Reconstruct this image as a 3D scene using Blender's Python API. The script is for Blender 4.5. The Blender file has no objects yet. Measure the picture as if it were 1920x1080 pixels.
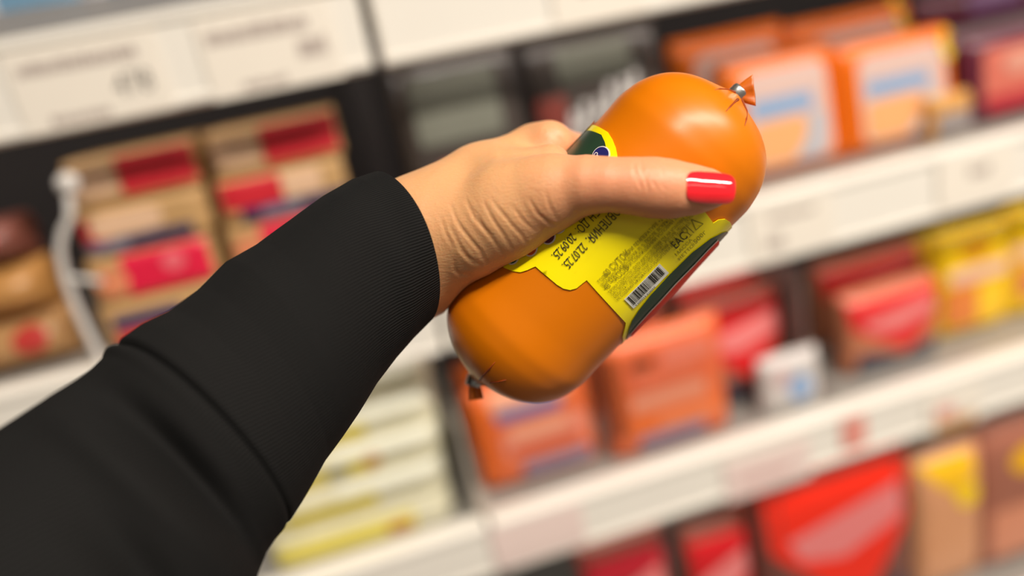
import bpy, bmesh, math, random
import numpy as np
from mathutils import Vector, Matrix
from mathutils.geometry import delaunay_2d_cdt
random.seed(4); rng = np.random.default_rng(4)

# ------------------------------------------------------------------ camera
F = 1387.0                                   # focal length in pixels of the 1920 wide frame
def _basis(vx, vy, c):
    h = np.array([(vx-960)/F, (540-vy)/F, -1.0]); h /= np.linalg.norm(h)
    z0 = np.array([0, 1, 0.])-h*h[1]; z0 /= np.linalg.norm(z0); z1 = np.cross(h, z0)
    ts = np.linspace(-1.5, 1.5, 20001); uz = np.cos(ts)*z0[2]+np.sin(ts)*z1[2]
    t = ts[np.argmin(abs(uz-c))]; u = np.cos(t)*z0+np.sin(t)*z1
    return h, u, np.cross(u, h)
HX, UZ, NY = _basis(8750, -1500, .3)         # world X, Z, Y axes seen from the camera
M3 = np.array([HX, NY, UZ])                  # camera vector -> world vector
CAM = np.array([0, 0, 1.40])
def c2w(p): return CAM+M3 @ np.asarray(p, float)
def c2w_many(P): return CAM+np.asarray(P, float) @ M3.T
def campt(px, py, d): return np.array([(px-960)/F*d, (540-py)/F*d, -d])
def on_plane(px, py, Y):                     # pixel -> (X, Z) on the upright plane at world Y
    r = M3 @ np.array([(px-960)/F, (540-py)/F, -1.0]); t = Y/r[1]; p = CAM+r*t
    return p[0], p[2]
scene = bpy.context.scene
col = scene.collection
cam = bpy.data.cameras.new('camera'); cam.sensor_width = 36; cam.lens = F/1920*36
cam.clip_start = .02
camo = bpy.data.objects.new('camera', cam); col.objects.link(camo)
m = Matrix.Identity(4)
for r in range(3):
    for c in range(3): m[r][c] = M3[r][c]
    m[r][3] = CAM[r]
camo.matrix_world = m
cam.dof.use_dof = True; cam.dof.focus_distance = .297; cam.dof.aperture_fstop = cam.lens/14.0
scene.camera = camo
vs = scene.view_settings
vs.view_transform = 'Standard'; vs.look = 'None'; vs.gamma = 1; vs.use_curve_mapping = False
vs.exposure = 0.08

# ------------------------------------------------------------------ world light and lamps
w = bpy.data.worlds.new('world'); scene.world = w; w.use_nodes = True
w.node_tree.nodes['Background'].inputs[0].default_value = (1.0, .93, .84, 1)
w.node_tree.nodes['Background'].inputs[1].default_value = .13
LAMPS = [(1.15, -.80, 2.85, 125), (.9, -2.7, 2.85, 15)]     # x, y, z, watts of the ceiling tubes

# ------------------------------------------------------------------ materials
def lin(c):
    return tuple(((x/255)/12.92 if x/255 <= .04045 else ((x/255+.055)/1.055)**2.4) for x in c)
_mats = {}
def mat(name, rgb, rough=.5, metal=0, spec=.5, sss=0, vary=.06, scale=60, bump=0, bscale=400, trans=0, alpha=1, coat=0):
    if name in _mats: return _mats[name]
    m = bpy.data.materials.new(name); m.use_nodes = True; nt = m.node_tree; b = nt.nodes['Principled BSDF']
    c = lin(rgb)
    b.inputs['Roughness'].default_value = rough; b.inputs['Metallic'].default_value = metal
    b.inputs['Specular IOR Level'].default_value = spec
    b.inputs['Coat Weight'].default_value = coat; b.inputs['Coat Roughness'].default_value = .06
    tc = nt.nodes.new('ShaderNodeTexCoord'); no = nt.nodes.new('ShaderNodeTexNoise')
    no.inputs['Scale'].default_value = scale; no.inputs['Detail'].default_value = 3
    nt.links.new(tc.outputs['Object'], no.inputs['Vector'])
    mx = nt.nodes.new('ShaderNodeMix'); mx.data_type = 'RGBA'
    mx.inputs[6].default_value = tuple(x*(1-vary) for x in c)+(1,)
    mx.inputs[7].default_value = tuple(min(1, x*(1+vary)) for x in c)+(1,)
    nt.links.new(no.outputs['Fac'], mx.inputs[0]); nt.links.new(mx.outputs[2], b.inputs['Base Color'])
    if sss:
        b.inputs['Subsurface Weight'].default_value = sss
        b.inputs['Subsurface Radius'].default_value = (.012, .005, .0025); b.inputs['Subsurface Scale'].default_value = .35
    if trans:
        b.inputs['Transmission Weight'].default_value = trans
    if alpha < 1: b.inputs['Alpha'].default_value = alpha
    if bump:
        n2 = nt.nodes.new('ShaderNodeTexNoise'); n2.inputs['Scale'].default_value = bscale; n2.inputs['Detail'].default_value = 4
        nt.links.new(tc.outputs['Object'], n2.inputs['Vector'])
        bp = nt.nodes.new('ShaderNodeBump'); bp.inputs['Strength'].default_value = bump; bp.inputs['Distance'].default_value = .001
        nt.links.new(n2.outputs['Fac'], bp.inputs['Height']); nt.links.new(bp.outputs['Normal'], b.inputs['Normal'])
    _mats[name] = m; return m
C = lambda r, g, b: mat('print_%d_%d_%d' % (r, g, b), (r, g, b), .38, vary=.05)

# ------------------------------------------------------------------ helpers
def tag(o, label=None, cat=None, group=None, kind=None):
    if label: o['label'] = label
    if cat: o['category'] = cat
    if group: o['group'] = group
    if kind: o['kind'] = kind
    return o
def link(name, me, m=None, parent=None):
    o = bpy.data.objects.new(name, me); col.objects.link(o)
    if m: me.materials.append(m)
    if parent is not None: o.parent = parent
    return o
def empty(name, loc=(0, 0, 0), rot=(0, 0, 0)):
    o = bpy.data.objects.new(name, None); col.objects.link(o)
    o.location = loc; o.rotation_euler = rot; o.empty_display_size = .02
    return o
def mesh(name, V, Fc, m=None, parent=None, smooth=True):
    me = bpy.data.meshes.new(name); me.from_pydata([tuple(map(float, v)) for v in V], [], [tuple(map(int, f)) for f in Fc]); me.update()
    if smooth: me.polygons.foreach_set('use_smooth', [True]*len(me.polygons))
    return link(name, me, m, parent)
def rbox(name, c, s, m, parent=None, bev=.003, seg=2):
    bm = bmesh.new(); bmesh.ops.create_cube(bm, size=1)
    for v in bm.verts: v.co = Vector((v.co.x*s[0]+c[0], v.co.y*s[1]+c[1], v.co.z*s[2]+c[2]))
    if bev: bmesh.ops.bevel(bm, geom=bm.edges[:], offset=min(bev, min(s)*.45), segments=seg, profile=.5, affect='EDGES')
    me = bpy.data.meshes.new(name); bm.to_mesh(me); bm.free()
    return link(name, me, m, parent)
def tube(name, pts, rad, m, parent=None, n=12, closed_ends=True):
    P = [Vector(p) for p in pts]; R = rad if hasattr(rad, '__len__') else [rad]*len(P)
    V = []; Fc = []; up = Vector((0, 0, 1))
    t0 = (P[1]-P[0]).normalized()
    if abs(t0.dot(up)) > .9: up = Vector((1, 0, 0))
    x = t0.cross(up).normalized()
    for i, p in enumerate(P):
        t = (P[min(i+1, len(P)-1)]-P[max(i-1, 0)]).normalized()
        x = (x-t*x.dot(t)).normalized(); y = t.cross(x)
        for k in range(n):
            a = 2*math.pi*k/n; V.append(p+(x*math.cos(a)+y*math.sin(a))*R[i])
    for i in range(len(P)-1):
        for k in range(n): Fc.append((i*n+k, i*n+(k+1) % n, (i+1)*n+(k+1) % n, (i+1)*n+k))
    if closed_ends:
        Fc.append(tuple(range(n))[::-1]); Fc.append(tuple((len(P)-1)*n+k for k in range(n)))
    return mesh(name, V, Fc, m, parent)
def resample(poly, step, closed=True):
    out = []; n = len(poly)
    for i in range(n if closed else n-1):
        a = np.array(poly[i], float); b = np.array(poly[(i+1) % n], float); k = max(1, int(np.linalg.norm(b-a)/step))
        for j in range(k): out.append(a+(b-a)*j/k)
    if not closed: out.append(np.array(poly[-1], float))
    return out
def smooth_poly(poly, it=2):
    P = [np.array(p, float) for p in poly]
    for _ in range(it):
        Q = []
        for i in range(len(P)):
            a = P[i]; b = P[(i+1) % len(P)]; Q += [a*.75+b*.25, a*.25+b*.75]
        P = Q
    return P
def inside(poly, pts):
    P = np.array(poly); x, y = pts[:, 0], pts[:, 1]; c = np.zeros(len(pts), bool); j = len(P)-1
    for i in range(len(P)):
        cond = ((P[i, 1] > y) != (P[j, 1] > y)) & (x < (P[j, 0]-P[i, 0])*(y-P[i, 1])/(P[j, 1]-P[i, 1]+1e-15)+P[i, 0])
        c ^= cond; j = i
    return c
def sheet(name, poly, step, surf, m, parent=None, off=.0004, thick=0.0):
    """a flat outline laid on a curved surface: surf(u, v, offset) -> point"""
    B = resample(poly, step); B = np.array(B); lo, hi = B.min(0), B.max(0)
    gx, gy = np.meshgrid(np.arange(lo[0]+step*.5, hi[0], step), np.arange(lo[1]+step*.5, hi[1], step))
    G = np.stack([gx.ravel(), gy.ravel()], 1)
    if len(G):
        G = G[inside(B, G)]
        if len(G): 
            d = np.sqrt(((G[:, None]-B[None])**2).sum(2)).min(1); G = G[d > step*.4]
    pts = [Vector(p) for p in np.vstack([B, G])] if len(G) else [Vector(p) for p in B]
    nb = len(B)
    vo, _, fo, *_ = delaunay_2d_cdt(pts, [(i, (i+1) % nb) for i in range(nb)], [], 1, 1e-9)
    V = [surf(p[0], p[1], off) for p in vo]; Fc = [tuple(f) for f in fo]
    if thick:
        n = len(V); V += [surf(p[0], p[1], off-thick) for p in vo]; top_n = 2*n; V += V[:2*n]
        cnt = {}
        for f in fo:
            for i in range(3):
                e = (f[i], f[(i+1) % 3]); cnt[tuple(sorted(e))] = None if tuple(sorted(e)) in cnt else e
        Fc += [tuple(n+i for i in f[::-1]) for f in fo]
        for e in cnt.values():
            if e: Fc.append((top_n+e[1], top_n+e[0], top_n+n+e[0], top_n+n+e[1]))
    return mesh(name, V, Fc, m, parent)
def text_sheet(name, s, height, surf, m, parent, origin, udir, vdir, off=.0007, xs=1.0, align='LEFT'):
    """lettering laid on a surface; origin, udir, vdir in surface (u, v) coordinates"""
    cu = bpy.data.curves.new(name, 'FONT'); cu.body = s; cu.size = 1.0; cu.align_x = align; cu.resolution_u = 2
    o = bpy.data.objects.new(name, cu); me = bpy.data.meshes.new_from_object(o)
    bpy.data.objects.remove(o)
    k = height/.70
    for v in me.vertices:
        u = v.co.x*k*xs; vv = v.co.y*k
        p = surf(origin[0]+udir[0]*u+vdir[0]*vv, origin[1]+udir[1]*u+vdir[1]*vv, off)
        v.co = p
    me.name = name
    return link(name, me, m, parent)
def ellipse(cx, cy, rx, ry, n=24, rot=0):
    return [(cx+rx*math.cos(t)*math.cos(rot)-ry*math.sin(t)*math.sin(rot), cy+rx*math.cos(t)*math.sin(rot)+ry*math.sin(t)*math.cos(rot)) for t in (2*math.pi*i/n for i in range(n))]
def rrect(x0, z0, x1, z1, r, n=4):
    P = []
    for cx, cz, a0 in ((x1-r, z1-r, 0), (x0+r, z1-r, 90), (x0+r, z0+r, 180), (x1-r, z0+r, 270)):
        for i in range(n+1):
            a = math.radians(a0+90*i/n); P.append((cx+r*math.cos(a), cz+r*math.sin(a)))
    return P

# ------------------------------------------------------------------ the shop: room, refrigerated case
m_floor = mat('floor_tile', (104, 98, 92), .35, scale=3)
m_ceil = mat('ceiling_paint', (205, 200, 192), .8, scale=3)
m_dark = mat('case_interior', (66, 58, 58), .55, scale=8)
m_wall = mat('wall_paint', (190, 184, 174), .8, scale=3)
m_rail = mat('rail_plastic', (238, 231, 220), .42, vary=.02, scale=20)
m_board = mat('shelf_steel', (160, 155, 148), .4, metal=.2, scale=20)
m_steel = mat('divider_steel', (196, 188, 176), .4, metal=.2, scale=30)
def struct(name, c, s, m): return tag(rbox(name, c, s, m, None, 0), kind='structure')
struct('floor', (0, -1.2, -.02), (9, 8, .04), m_floor)
struct('ceiling', (0, -1.2, 3.22), (9, 8, .04), m_ceil)
struct('wall_back', (0, 1.42, 1.6), (9, .1, 3.2), m_wall)
for i, (x, y, z, wt) in enumerate(LAMPS):
    t = empty('ceiling_lamp', (x, y, z+.3))
    tag(t, ['long slim tube lamp hanging above the refrigerated case', 'long slim tube lamp hanging over the middle of the aisle'][i], 'lamp')
    rbox('housing', (0, 0, -.25), (2.8, .14, .05), mat('lamp_housing', (220, 220, 218), .4), t, .01)
    for sx in (-1.1, 1.1): tube('suspension_rod', [(sx, 0, -.24), (sx, 0, .06)], .006, m_steel, t, 8)
    L = bpy.data.lights.new('tube_light', 'AREA'); L.shape = 'RECTANGLE'; L.size = 2.7; L.size_y = .12; L.energy = wt; L.color = (1, .93, .83)
    lo = bpy.data.objects.new('tube_light', L); col.objects.link(lo); lo.parent = t; lo.location = (0, 0, -.3)

D = .75                                       # rail front plane
JX = .052                                     # joint between the two bays
SH = {'top': (1.408, 1.492), 'mid': (1.108, 1.189), 'low': (.815, .8875), 'bot': (.40, .475)}   # rail bottom, rail top
case = empty('display_case', (0, 1.1, 0)); tag(case, 'dark open refrigerated display case holding the shelves of meat packs', 'display case')
rbox('back_panel', (0, .255, 1.15), (4.2, .03, 2.3), m_dark, case, .002)
rbox('base', (0, -.1, .16), (4.2, .68, .32), m_dark, case, .01)
rbox('canopy', (0, -.02, 2.26), (4.2, .52, .10), m_dark, case, .01)
for ux in (JX, JX+1.33, JX-1.33): rbox('upright', (ux, .215, 1.2), (.05, .05, 2.1), m_dark, case, .003)
def shelf(key, x0, x1, lab, dy=0):
    zb, zt = SH[key]; zs = zt-.0006
    t = empty('shelf', ((x0+x1)/2, D, zs)); tag(t, lab, 'shelf')
    L = x1-x0
    rbox('shelf_board', (0, .255, -.012), (L, .46, .024), m_board, t, .003)
    # price rail: slightly curved strip with lips
    prof = [(.024, zt-zs), (.004, zt-zs), (-.002, zt-zs-.004), (-.002, zt-zs-.010), (.001, zt-zs-.012), (.001, zb-zs+.010), (-.002, zb-zs+.008), (-.002, zb-zs+.003), (.004, zb-zs), (.024, zb-zs)]
    r = .012
    V = []; Fc = []; n = len(prof)
    xs = [-L/2, -L/2+.002, L/2-.002, L/2]
    for i, x in enumerate(xs):
        for y, z in prof:
            k = .0015 if i in (0, 3) else 0
            V.append((x, y+dy+k, z*(1 if not k else .985)))
    for i in range(3):
        for k in range(n): Fc.append((i*n+k, i*n+(k+1) % n, (i+1)*n+(k+1) % n, (i+1)*n+k))
    Fc += [tuple(range(n))[::-1], tuple(3*n+k for k in range(n))]
    mesh('price_rail', V, Fc, m_rail, t, False)
    if key != 'bot':                          # added strip, unseen, put under the shelf front to brighten the packs below
        rbox('added_lamp_strip', (0, .032, -.031), (L-.04, .012, .012), m_rail, t, .002)
        A_ = bpy.data.lights.new('added_strip_light', 'AREA'); A_.shape = 'RECTANGLE'; A_.size = L-.05; A_.size_y = .008; A_.energy = STRIP*L; A_.color = (1, .93, .84)
        ao = bpy.data.objects.new('added_strip_light', A_); col.objects.link(ao); ao.parent = t; ao.location = (0, .040, -.040); ao.rotation_euler = (math.radians(48), 0, 0)
    return t
STRIP = .6
XL, XR = -1.25, 1.35
shelf('top', XL, JX-.006, 'white railed shelf holding the pale blue packs, left of the bay joint', -.012)
shelf('top', JX+.006, XR, 'uppermost white railed shelf above the dark and orange packs')
shelf('mid', XL, JX-.003, 'shelf under the stacked kraft and red cartons')
shelf('mid', JX+.003, XR, 'shelf under the orange and dark packs, behind the sausage')
shelf('low', XL, JX-.003, 'shelf under the pale yellow packs')
shelf('low', JX+.003, XR, 'shelf under the red-flagged and yellow packs')
shelf('bot', JX+.003, XR, 'lowest shelf under the big red triangular-flagged packs')
ZS = {k: v[1] for k, v in SH.items()}

# ------------------------------------------------------------------ price tags
m_paper = mat('tag_paper', (240, 230, 216), .5, vary=.02); m_ink = mat('tag_ink', (92, 84, 80), .6); m_ink2 = mat('tag_ink_light', (172, 156, 148), .6)
def price_tag(key, px, py, wdt, hgt, lab, dy=0, paper=None, strokes=(), price=None, ink=m_ink, dz=0):
    Y = D+dy-.0015; X, Z = on_plane(px, py, Y); Z += dz
    t = empty('price_tag', (X, Y, Z)); tag(t, lab, 'price tag', 'price tags in the shelf rails')
    rbox('card', (0, 0, 0), (wdt, .0012, hgt), paper or m_paper, t, .0004, 1)
    sf = lambda u, v, o: (u, -.0006-o, v)
    for (x0, z0, x1, z1, mm) in strokes:
        n = max(1, int((x1-x0)/.006)); V = []; Fc = []
        x = x0
        while x < x1:
            ww = random.uniform(.002, .0055); hh = (z1-z0)*random.uniform(.75, 1)
            b = len(V); V += [sf(x, z0, .0004), sf(min(x+ww, x1), z0, .0004), sf(min(x+ww, x1), z0+hh, .0004), sf(x, z0+hh, .0004)]; Fc.append((b, b+1, b+2, b+3)); x += ww+.0012
        o = mesh('print_line', V, Fc, mm, t, False); o['kind'] = 'stuff'
    if price:
        text_sheet('price_digits', price[0], price[1], sf, ink, t, (price[2], price[3]), (1, 0), (0, 1), .0004, .8)
    return t
price_tag('top', 165, 145, .125, .070, 'white price tag reading 478 under the pale blue packs', -.012,
          strokes=((-.065+.012, .013, .045, .024, m_ink2), (-.04, -.030, .01, -.022, m_ink2)), price=('478', .019, .018, -.016), dz=-.004)
price_tag('top', 505, 85, .120, .070, 'white price tag next to the bay joint with a three-figure price at its right', -.012,
          strokes=((-.052, .012, .038, .025, m_ink2), (-.032, -.030, .008, -.022, m_ink2), (.024, -.012, .050, .006, m_ink2)), dz=-.004)
price_tag('top', 1125, 5, .10, .066, 'white price tag in the uppermost rail above the dark packs', strokes=((-.02, -.004, .016, .010, m_ink),), dz=.016)
price_tag('mid', 1485, 425, .11, .062, 'white price tag in the rail under the blue-banded orange packs', strokes=((-.035, -.020, -.012, -.005, m_ink2), (-.03, .012, .03, .02, m_ink2)))
price_tag('mid', 1830, 330, .11, .062, 'white price tag in the rail above the yellow packs', strokes=((-.01, .0, .02, .014, m_ink2),))
m_pink = mat('tag_paper_pink', (238, 214, 206), .5, vary=.03)
price_tag('low', 1010, 1005, .115, .058, 'faint pink price tag just right of the lower bay joint', paper=m_pink)
price_tag('low', 1440, 882, .12, .056, 'pink price tag with pale print in the lower rail', paper=m_pink, strokes=((-.04, -.01, .03, .006, mat('tag_rose', (226, 186, 180), .6)),))
price_tag('low', 1602, 812, .035, .045, 'small rose sticker tag in the lower rail', paper=mat('rose_sticker', (228, 150, 136), .5), strokes=())
price_tag('low', 1790, 770, .085, .050, 'white price tag with rose and orange print in the lower rail', strokes=((-.03, -.006, .0, .018, mat('tag_rose2', (230, 160, 150), .6)), (-.03, -.024, .03, -.008, mat('tag_orange', (222, 150, 50), .6))))

# ------------------------------------------------------------------ shelf packs
GR = 'packs on the refrigerated shelves'
def pack(name, lab, cat, X, Z, Y, wd, ht, dp, m, parts=(), shape='pillow', rot=(0, 0, 0), e=6, group=GR, seal=None):
    """Z = base, Y = front face; parts = (name, outline in fractions of the half size, colour)"""
    t = empty(name, (X, Y+dp/2, Z), rot); tag(t, lab, cat, group)
    hw = wd/2; N = 14
    def prof(u, v):
        if shape == 'box': return dp/2*(1-.12*abs(u)**10)*(1-.12*abs(v)**10)
        if shape == 'roll': return dp/2*max(0, 1-abs(v)**2.2)**.5*max(0, 1-abs(u)**e)**.5
        return dp/2*max(0, (1-abs(u)**e)*(1-abs(v)**e))**.5
    def sf(u, v, o):
        return (u*hw, -max(prof(u, v), .0012)-o, (v+1)*ht/2)
    g = np.sin(np.linspace(-1, 1, N+1)*math.pi/2)
    V = []; Fc = []
    for s in (-1, 1):
        for v in g:
            for u in g:
                V.append((u*hw, s*max(prof(u, v), .0012), (v+1)*ht/2))
    n1 = (N+1)**2; idx = lambda s, i, j: s*n1+i*(N+1)+j
    for i in range(N):
        for j in range(N):
            Fc.append((idx(0, i, j), idx(0, i, j+1), idx(0, i+1, j+1), idx(0, i+1, j)))
            Fc.append((idx(1, i, j), idx(1, i+1, j), idx(1, i+1, j+1), idx(1, i, j+1)))
    for k in range(N):
        Fc += [(idx(0, 0, k+1), idx(0, 0, k), idx(1, 0, k), idx(1, 0, k+1)), (idx(0, N, k), idx(0, N, k+1), idx(1, N, k+1), idx(1, N, k)),
               (idx(0, k, 0), idx(0, k+1, 0), idx(1, k+1, 0), idx(1, k, 0)), (idx(0, k+1, N), idx(0, k, N), idx(1, k, N), idx(1, k+1, N))]
    mesh('pack_body', V, Fc, m, t, shape != 'box')
    for i, (pn, poly, mm) in enumerate(parts):
        sheet(pn, poly, .16, sf, mm, t, .0006+.0004*i)
    if seal:
        rbox('top_seal', (0, 0, ht+.006), (wd*.98, .0016, .016), seal, t, .0005, 1)
    return t
def R(x0, z0, x1, z1, r=.06): return rrect(x0, z0, x1, z1, r)
foil = lambda nm, rgb, ro=.3: mat('film_'+nm, rgb, ro, vary=.10, scale=30, bump=.25, bscale=60)
kraft = foil('kraft', (186, 146, 96), .5); red = C(205, 40, 52); crimson = C(222, 30, 66); navy = C(38, 42, 92); cream = C(224, 184, 150)
slate = C(120, 126, 150); peach = C(226, 140, 100)

# kraft and red cartons, two columns of four, in the left bay
zr = ZS['mid']; ch = .0475
xc = [on_plane(270, 470, .80)[0], on_plane(535, 420, .80)[0]]
fill_words = ['bottom', 'second from bottom', 'second from top', 'topmost']
for r in range(4):
    for c in range(2):
        var = (r+c) % 2
        if r == 3: pr = [('cream_window', R(-.95, -.55, -.25, .6), cream), ('red_panel', R(-.2, -.7, .95, .85), red)]
        elif r == 2: pr = [('red_panel', R(-.95, -.35, -.0, .85), red), ('cream_window', R(.02, -.3, .62, .8), cream), ('navy_band', R(-.7, -.98, .98, -.35), navy), ('slate_band', R(-.4, -.9, .25, -.45), slate)] if c else [('red_panel', R(-.98, -.6, -.55, .6), red), ('cream_window', R(-.8, -.3, .3, .7, .25), cream), ('navy_band', R(-.5, -.98, .7, -.35), navy), ('slate_band', R(-.98, -.98, -.3, -.4), slate)]
        elif r == 1: pr = [('crimson_panel', R(-.45, -.85, .9, .9), crimson), ('peach_window', ellipse(-.66, -.1, .26, .62), peach), ('pink_emblem', ellipse(.35, .25, .18, .4), C(236, 110, 120))]
        else: pr = [('navy_band', R(-.8, -.1, .3, .5), navy), ('red_panel', R(-.8, -.9, .3, -.2), red)]
        pack('carton', 'kraft carton with red print, %s in the stack %s' % (fill_words[r], ['beside the white wire divider', 'beside the bay joint'][c]), 'carton',
             xc[c]+random.uniform(-.003, .003)+.004*r, zr+r*(ch+.0006), .785+random.uniform(0, .006)+.004*r, (.124, .130)[c], ch, .15, kraft, pr, 'box')
# tan wrapped loaves far left
for r, (hh, nm) in enumerate(((.055, 'lower'), (.052, 'middle'), (.045, 'upper'))):
    X, _ = on_plane(10, 620, .80)
    zz = zr+[0, .056, .109][r]
    pack('wrapped_loaf', 'tan wrapped meat loaf left of the white wire divider, %s of three' % nm, 'meat pack', X-.02-.006*r, zz, .79, .15, hh, .10,
         foil('tan%d' % r, [(178, 134, 88), (184, 132, 74), (120, 70, 60)][r], .35), [('red_label', ellipse(.55, .2, .22, .5), C(180, 50, 44))] if r != 1 else [('pale_label', ellipse(.1, .1, .3, .5), C(206, 160, 110))], 'roll', e=8)
# white wire divider with ball end
t = empty('wire_divider', (on_plane(190, 700, .765)[0], .765, zr)); tag(t, 'bent white wire shelf divider with a ball end beside the kraft cartons', 'divider')
wp = []
for px, py in ((205, 712), (190, 675), (165, 625), (140, 570), (122, 520), (112, 470), (118, 435), (132, 405), (128, 345)):
    X, Z = on_plane(px, py, .765); wp.append((X-t.location[0], 0, Z-zr))
wp[0] = (wp[0][0], 0, 0)
m_wire = mat('white_wire', (214, 208, 202), .35)
tube('wire', wp, .0042, m_wire, t); tube('cross_wire', [wp[4], (wp[4][0]+.03, .0, wp[4][2]-.012)], .003, m_wire, t)
bmx = bmesh.new(); bmesh.ops.create_uvsphere(bmx, u_segments=16, v_segments=10, radius=.0105, matrix=Matrix.Translation(wp[-1])); me = bpy.data.meshes.new('ball_end'); bmx.to_mesh(me); bmx.free(); link('ball_end', me, m_wire, t)

# pale blue packs on the top shelf, behind a grey plastic front fence
zt = ZS['top']
X, _ = on_plane(130, 40, .77)
t = empty('front_fence', (X, .765, zt)); tag(t, 'smoky grey plastic front fence along the top shelf', 'shelf fence')
rbox('fence_panel', (-.05, 0, .0115), (.62, .003, .023), mat('smoky_plastic', (150, 146, 144), .25, vary=.02, alpha=.72), t, .001)
rbox('fence_foot', (-.05, .008, .002), (.62, .016, .004), mat('smoky_plastic', (150, 146, 144)), t, .001)
for i, (px, lab, rgb) in enumerate(((50, 'pale blue pack with red print on the top shelf, farther from the bay joint', (120, 158, 186)), (260, 'mid blue pack with a red band on the top shelf', (84, 130, 162)), (470, 'grey-lilac pack on the top shelf next to the mid blue one', (150, 142, 148)))):
    X, _ = on_plane(px, 10, .80)
    pack('meat_tray', lab, 'meat pack', X, zt, .79, .105, .14, .05, foil('blue%d' % i, rgb), [('white_panel', R(-.95, -.8, -.4, .1), C(214, 214, 220)), ('red_print', R(-.1, -.35, .5, -.1), C(190, 96, 100))] if i < 2 else [('pale_panel', R(-.5, -.4, .5, .3), C(196, 186, 184))])

# dark packs behind the hand
zm = ZS['mid']; blk = foil('charcoal', (70, 62, 58), .3); grn = C(120, 120, 108); pinkr = C(214, 110, 112)
def stand(name, lab, cat, px0, px1, pyt, Y, key, dp, m, parts=(), pm=None, rot=(0, 0, 0), shape='pillow', e=6, seal=None, z0=0):
    pm = pm if pm is not None else pyt+120
    xa, _ = on_plane(px0, pm, Y); xb, _ = on_plane(px1, pm, Y); _, z1 = on_plane((px0+px1)/2, pyt, Y)
    zb = ZS[key]+z0
    return pack(name, lab, cat, (xa+xb)/2, zb, Y, xb-xa, z1-zb, dp, m, parts, shape, rot, e, seal=seal)
stand('meat_pack', 'charcoal pack with olive top and pink band, beside the bay upright', 'meat pack', 745, 990, 100, .81, 'mid', .05, blk,
      [('olive_print', R(-.75, .2, .6, .85), grn), ('rose_panel', R(-.55, -.45, .7, .0, .1), pinkr), ('brown_panel', R(-.8, -.95, .8, -.5), C(112, 76, 68)), ('pale_spot', ellipse(-.1, -.72, .2, .12), C(170, 160, 150))])
stand('meat_pack', 'charcoal pack with big pale brush lettering and a red foot', 'meat pack', 1000, 1255, 58, .815, 'mid', .05, blk,
      [('olive_print', R(-.6, .55, .5, .9), grn), ('red_strip', R(-.95, -.1, -.55, .45), C(128, 60, 52)), *[('brush_stroke', [(x-.10, z), (x-.02, z+.02), (x+.11, z+h), (x+.02, z+h+.03)], C(206, 200, 197)) for x, z, h in ((-.52, -.12, .36), (-.34, -.06, .38), (-.14, -.02, .34), (.06, .06, .40), (.26, .10, .38), (.46, .14, .42), (-.38, -.46, .30), (-.18, -.42, .32), (.04, -.38, .34))], *[('brush_stroke', [(x-.12, z), (x+.14, z+.06), (x+.13, z+.13), (x-.12, z+.07)], C(206, 200, 197)) for x, z in ((-.4, .06), (.0, .16), (.38, .3), (-.25, -.25))], ('red_panel', R(-.3, -.95, .9, -.48), C(186, 66, 72))])
# orange sliced packs
org = foil('orange', (218, 104, 12), .32); lilac = C(206, 176, 166); sky = C(128, 160, 196); salm = C(232, 166, 110); steelb = C(176, 178, 186); ylw = C(238, 200, 20)
for i, (a, b, tp, Y, lab) in enumerate(((1285, 1500, 50, .875, 'orange pack in the back row next to the charcoal pack'), (1500, 1735, 15, .875, 'orange pack with yellow corner sticker in the back row, by the maroon packs'),
                                        (1372, 1590, 92, .82, 'front orange pack with blue band and pale window, behind the upper tip of the sausage'), (1588, 1808, 62, .82, 'front orange pack with blue band and yellow side label, by the maroon packs'))):
    pr = [('pale_window', R(-.72, -.85, .74, .72, .2), lilac)]
    if i >= 2: pr += [('blue_band', R(-.62, -.02, .45, .26, .08), sky), ('salmon_slices', R(-.66, -.78, .3, -.1, .15), salm), ('steel_print', [(.0, -.8), (.5, -.8), (.66, -.1), (.4, -.1), (.25, -.5)], steelb)]
    if i in (1, 3): pr += [('yellow_sticker', ellipse(.84, .62 if i == 3 else .8, .15, .28), ylw)]
    stand('sliced_meat_pack', lab, 'meat pack', a, b, tp, Y, 'mid', .045, org, pr, rot=(math.radians(-5), 0, 0), e=10)
mar = foil('maroon', (92, 34, 52), .3)
stand('meat_pack', 'maroon pack with pale banner in the back row', 'meat pack', 1738, 1960, -30, .875, 'mid', .045, mar, [('pale_banner', R(-.6, .1, .95, .42), C(182, 164, 168)), ('violet_print', R(-.3, .6, .6, .9), C(120, 80, 120))], pm=100)
stand('meat_pack', 'maroon pack with red ham picture standing in front', 'meat pack', 1822, 2010, 52, .82, 'mid', .045, mar, [('ham_picture', R(-.75, -.55, .9, .7, .15), C(206, 110, 92)), ('red_foot', R(-.7, -.75, .9, -.35), C(180, 44, 56)), ('pale_spot', ellipse(-.05, .3, .35, .25), C(214, 150, 130))], pm=150)
stand('meat_pack', 'small grey and amber pack wedged between the orange and maroon packs', 'meat pack', 1752, 1830, 175, .80, 'mid', .03, foil('amber', (206, 150, 80), .3), [('grey_panel', R(-.8, -.9, .8, .2), C(150, 140, 138))], pm=230)

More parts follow.
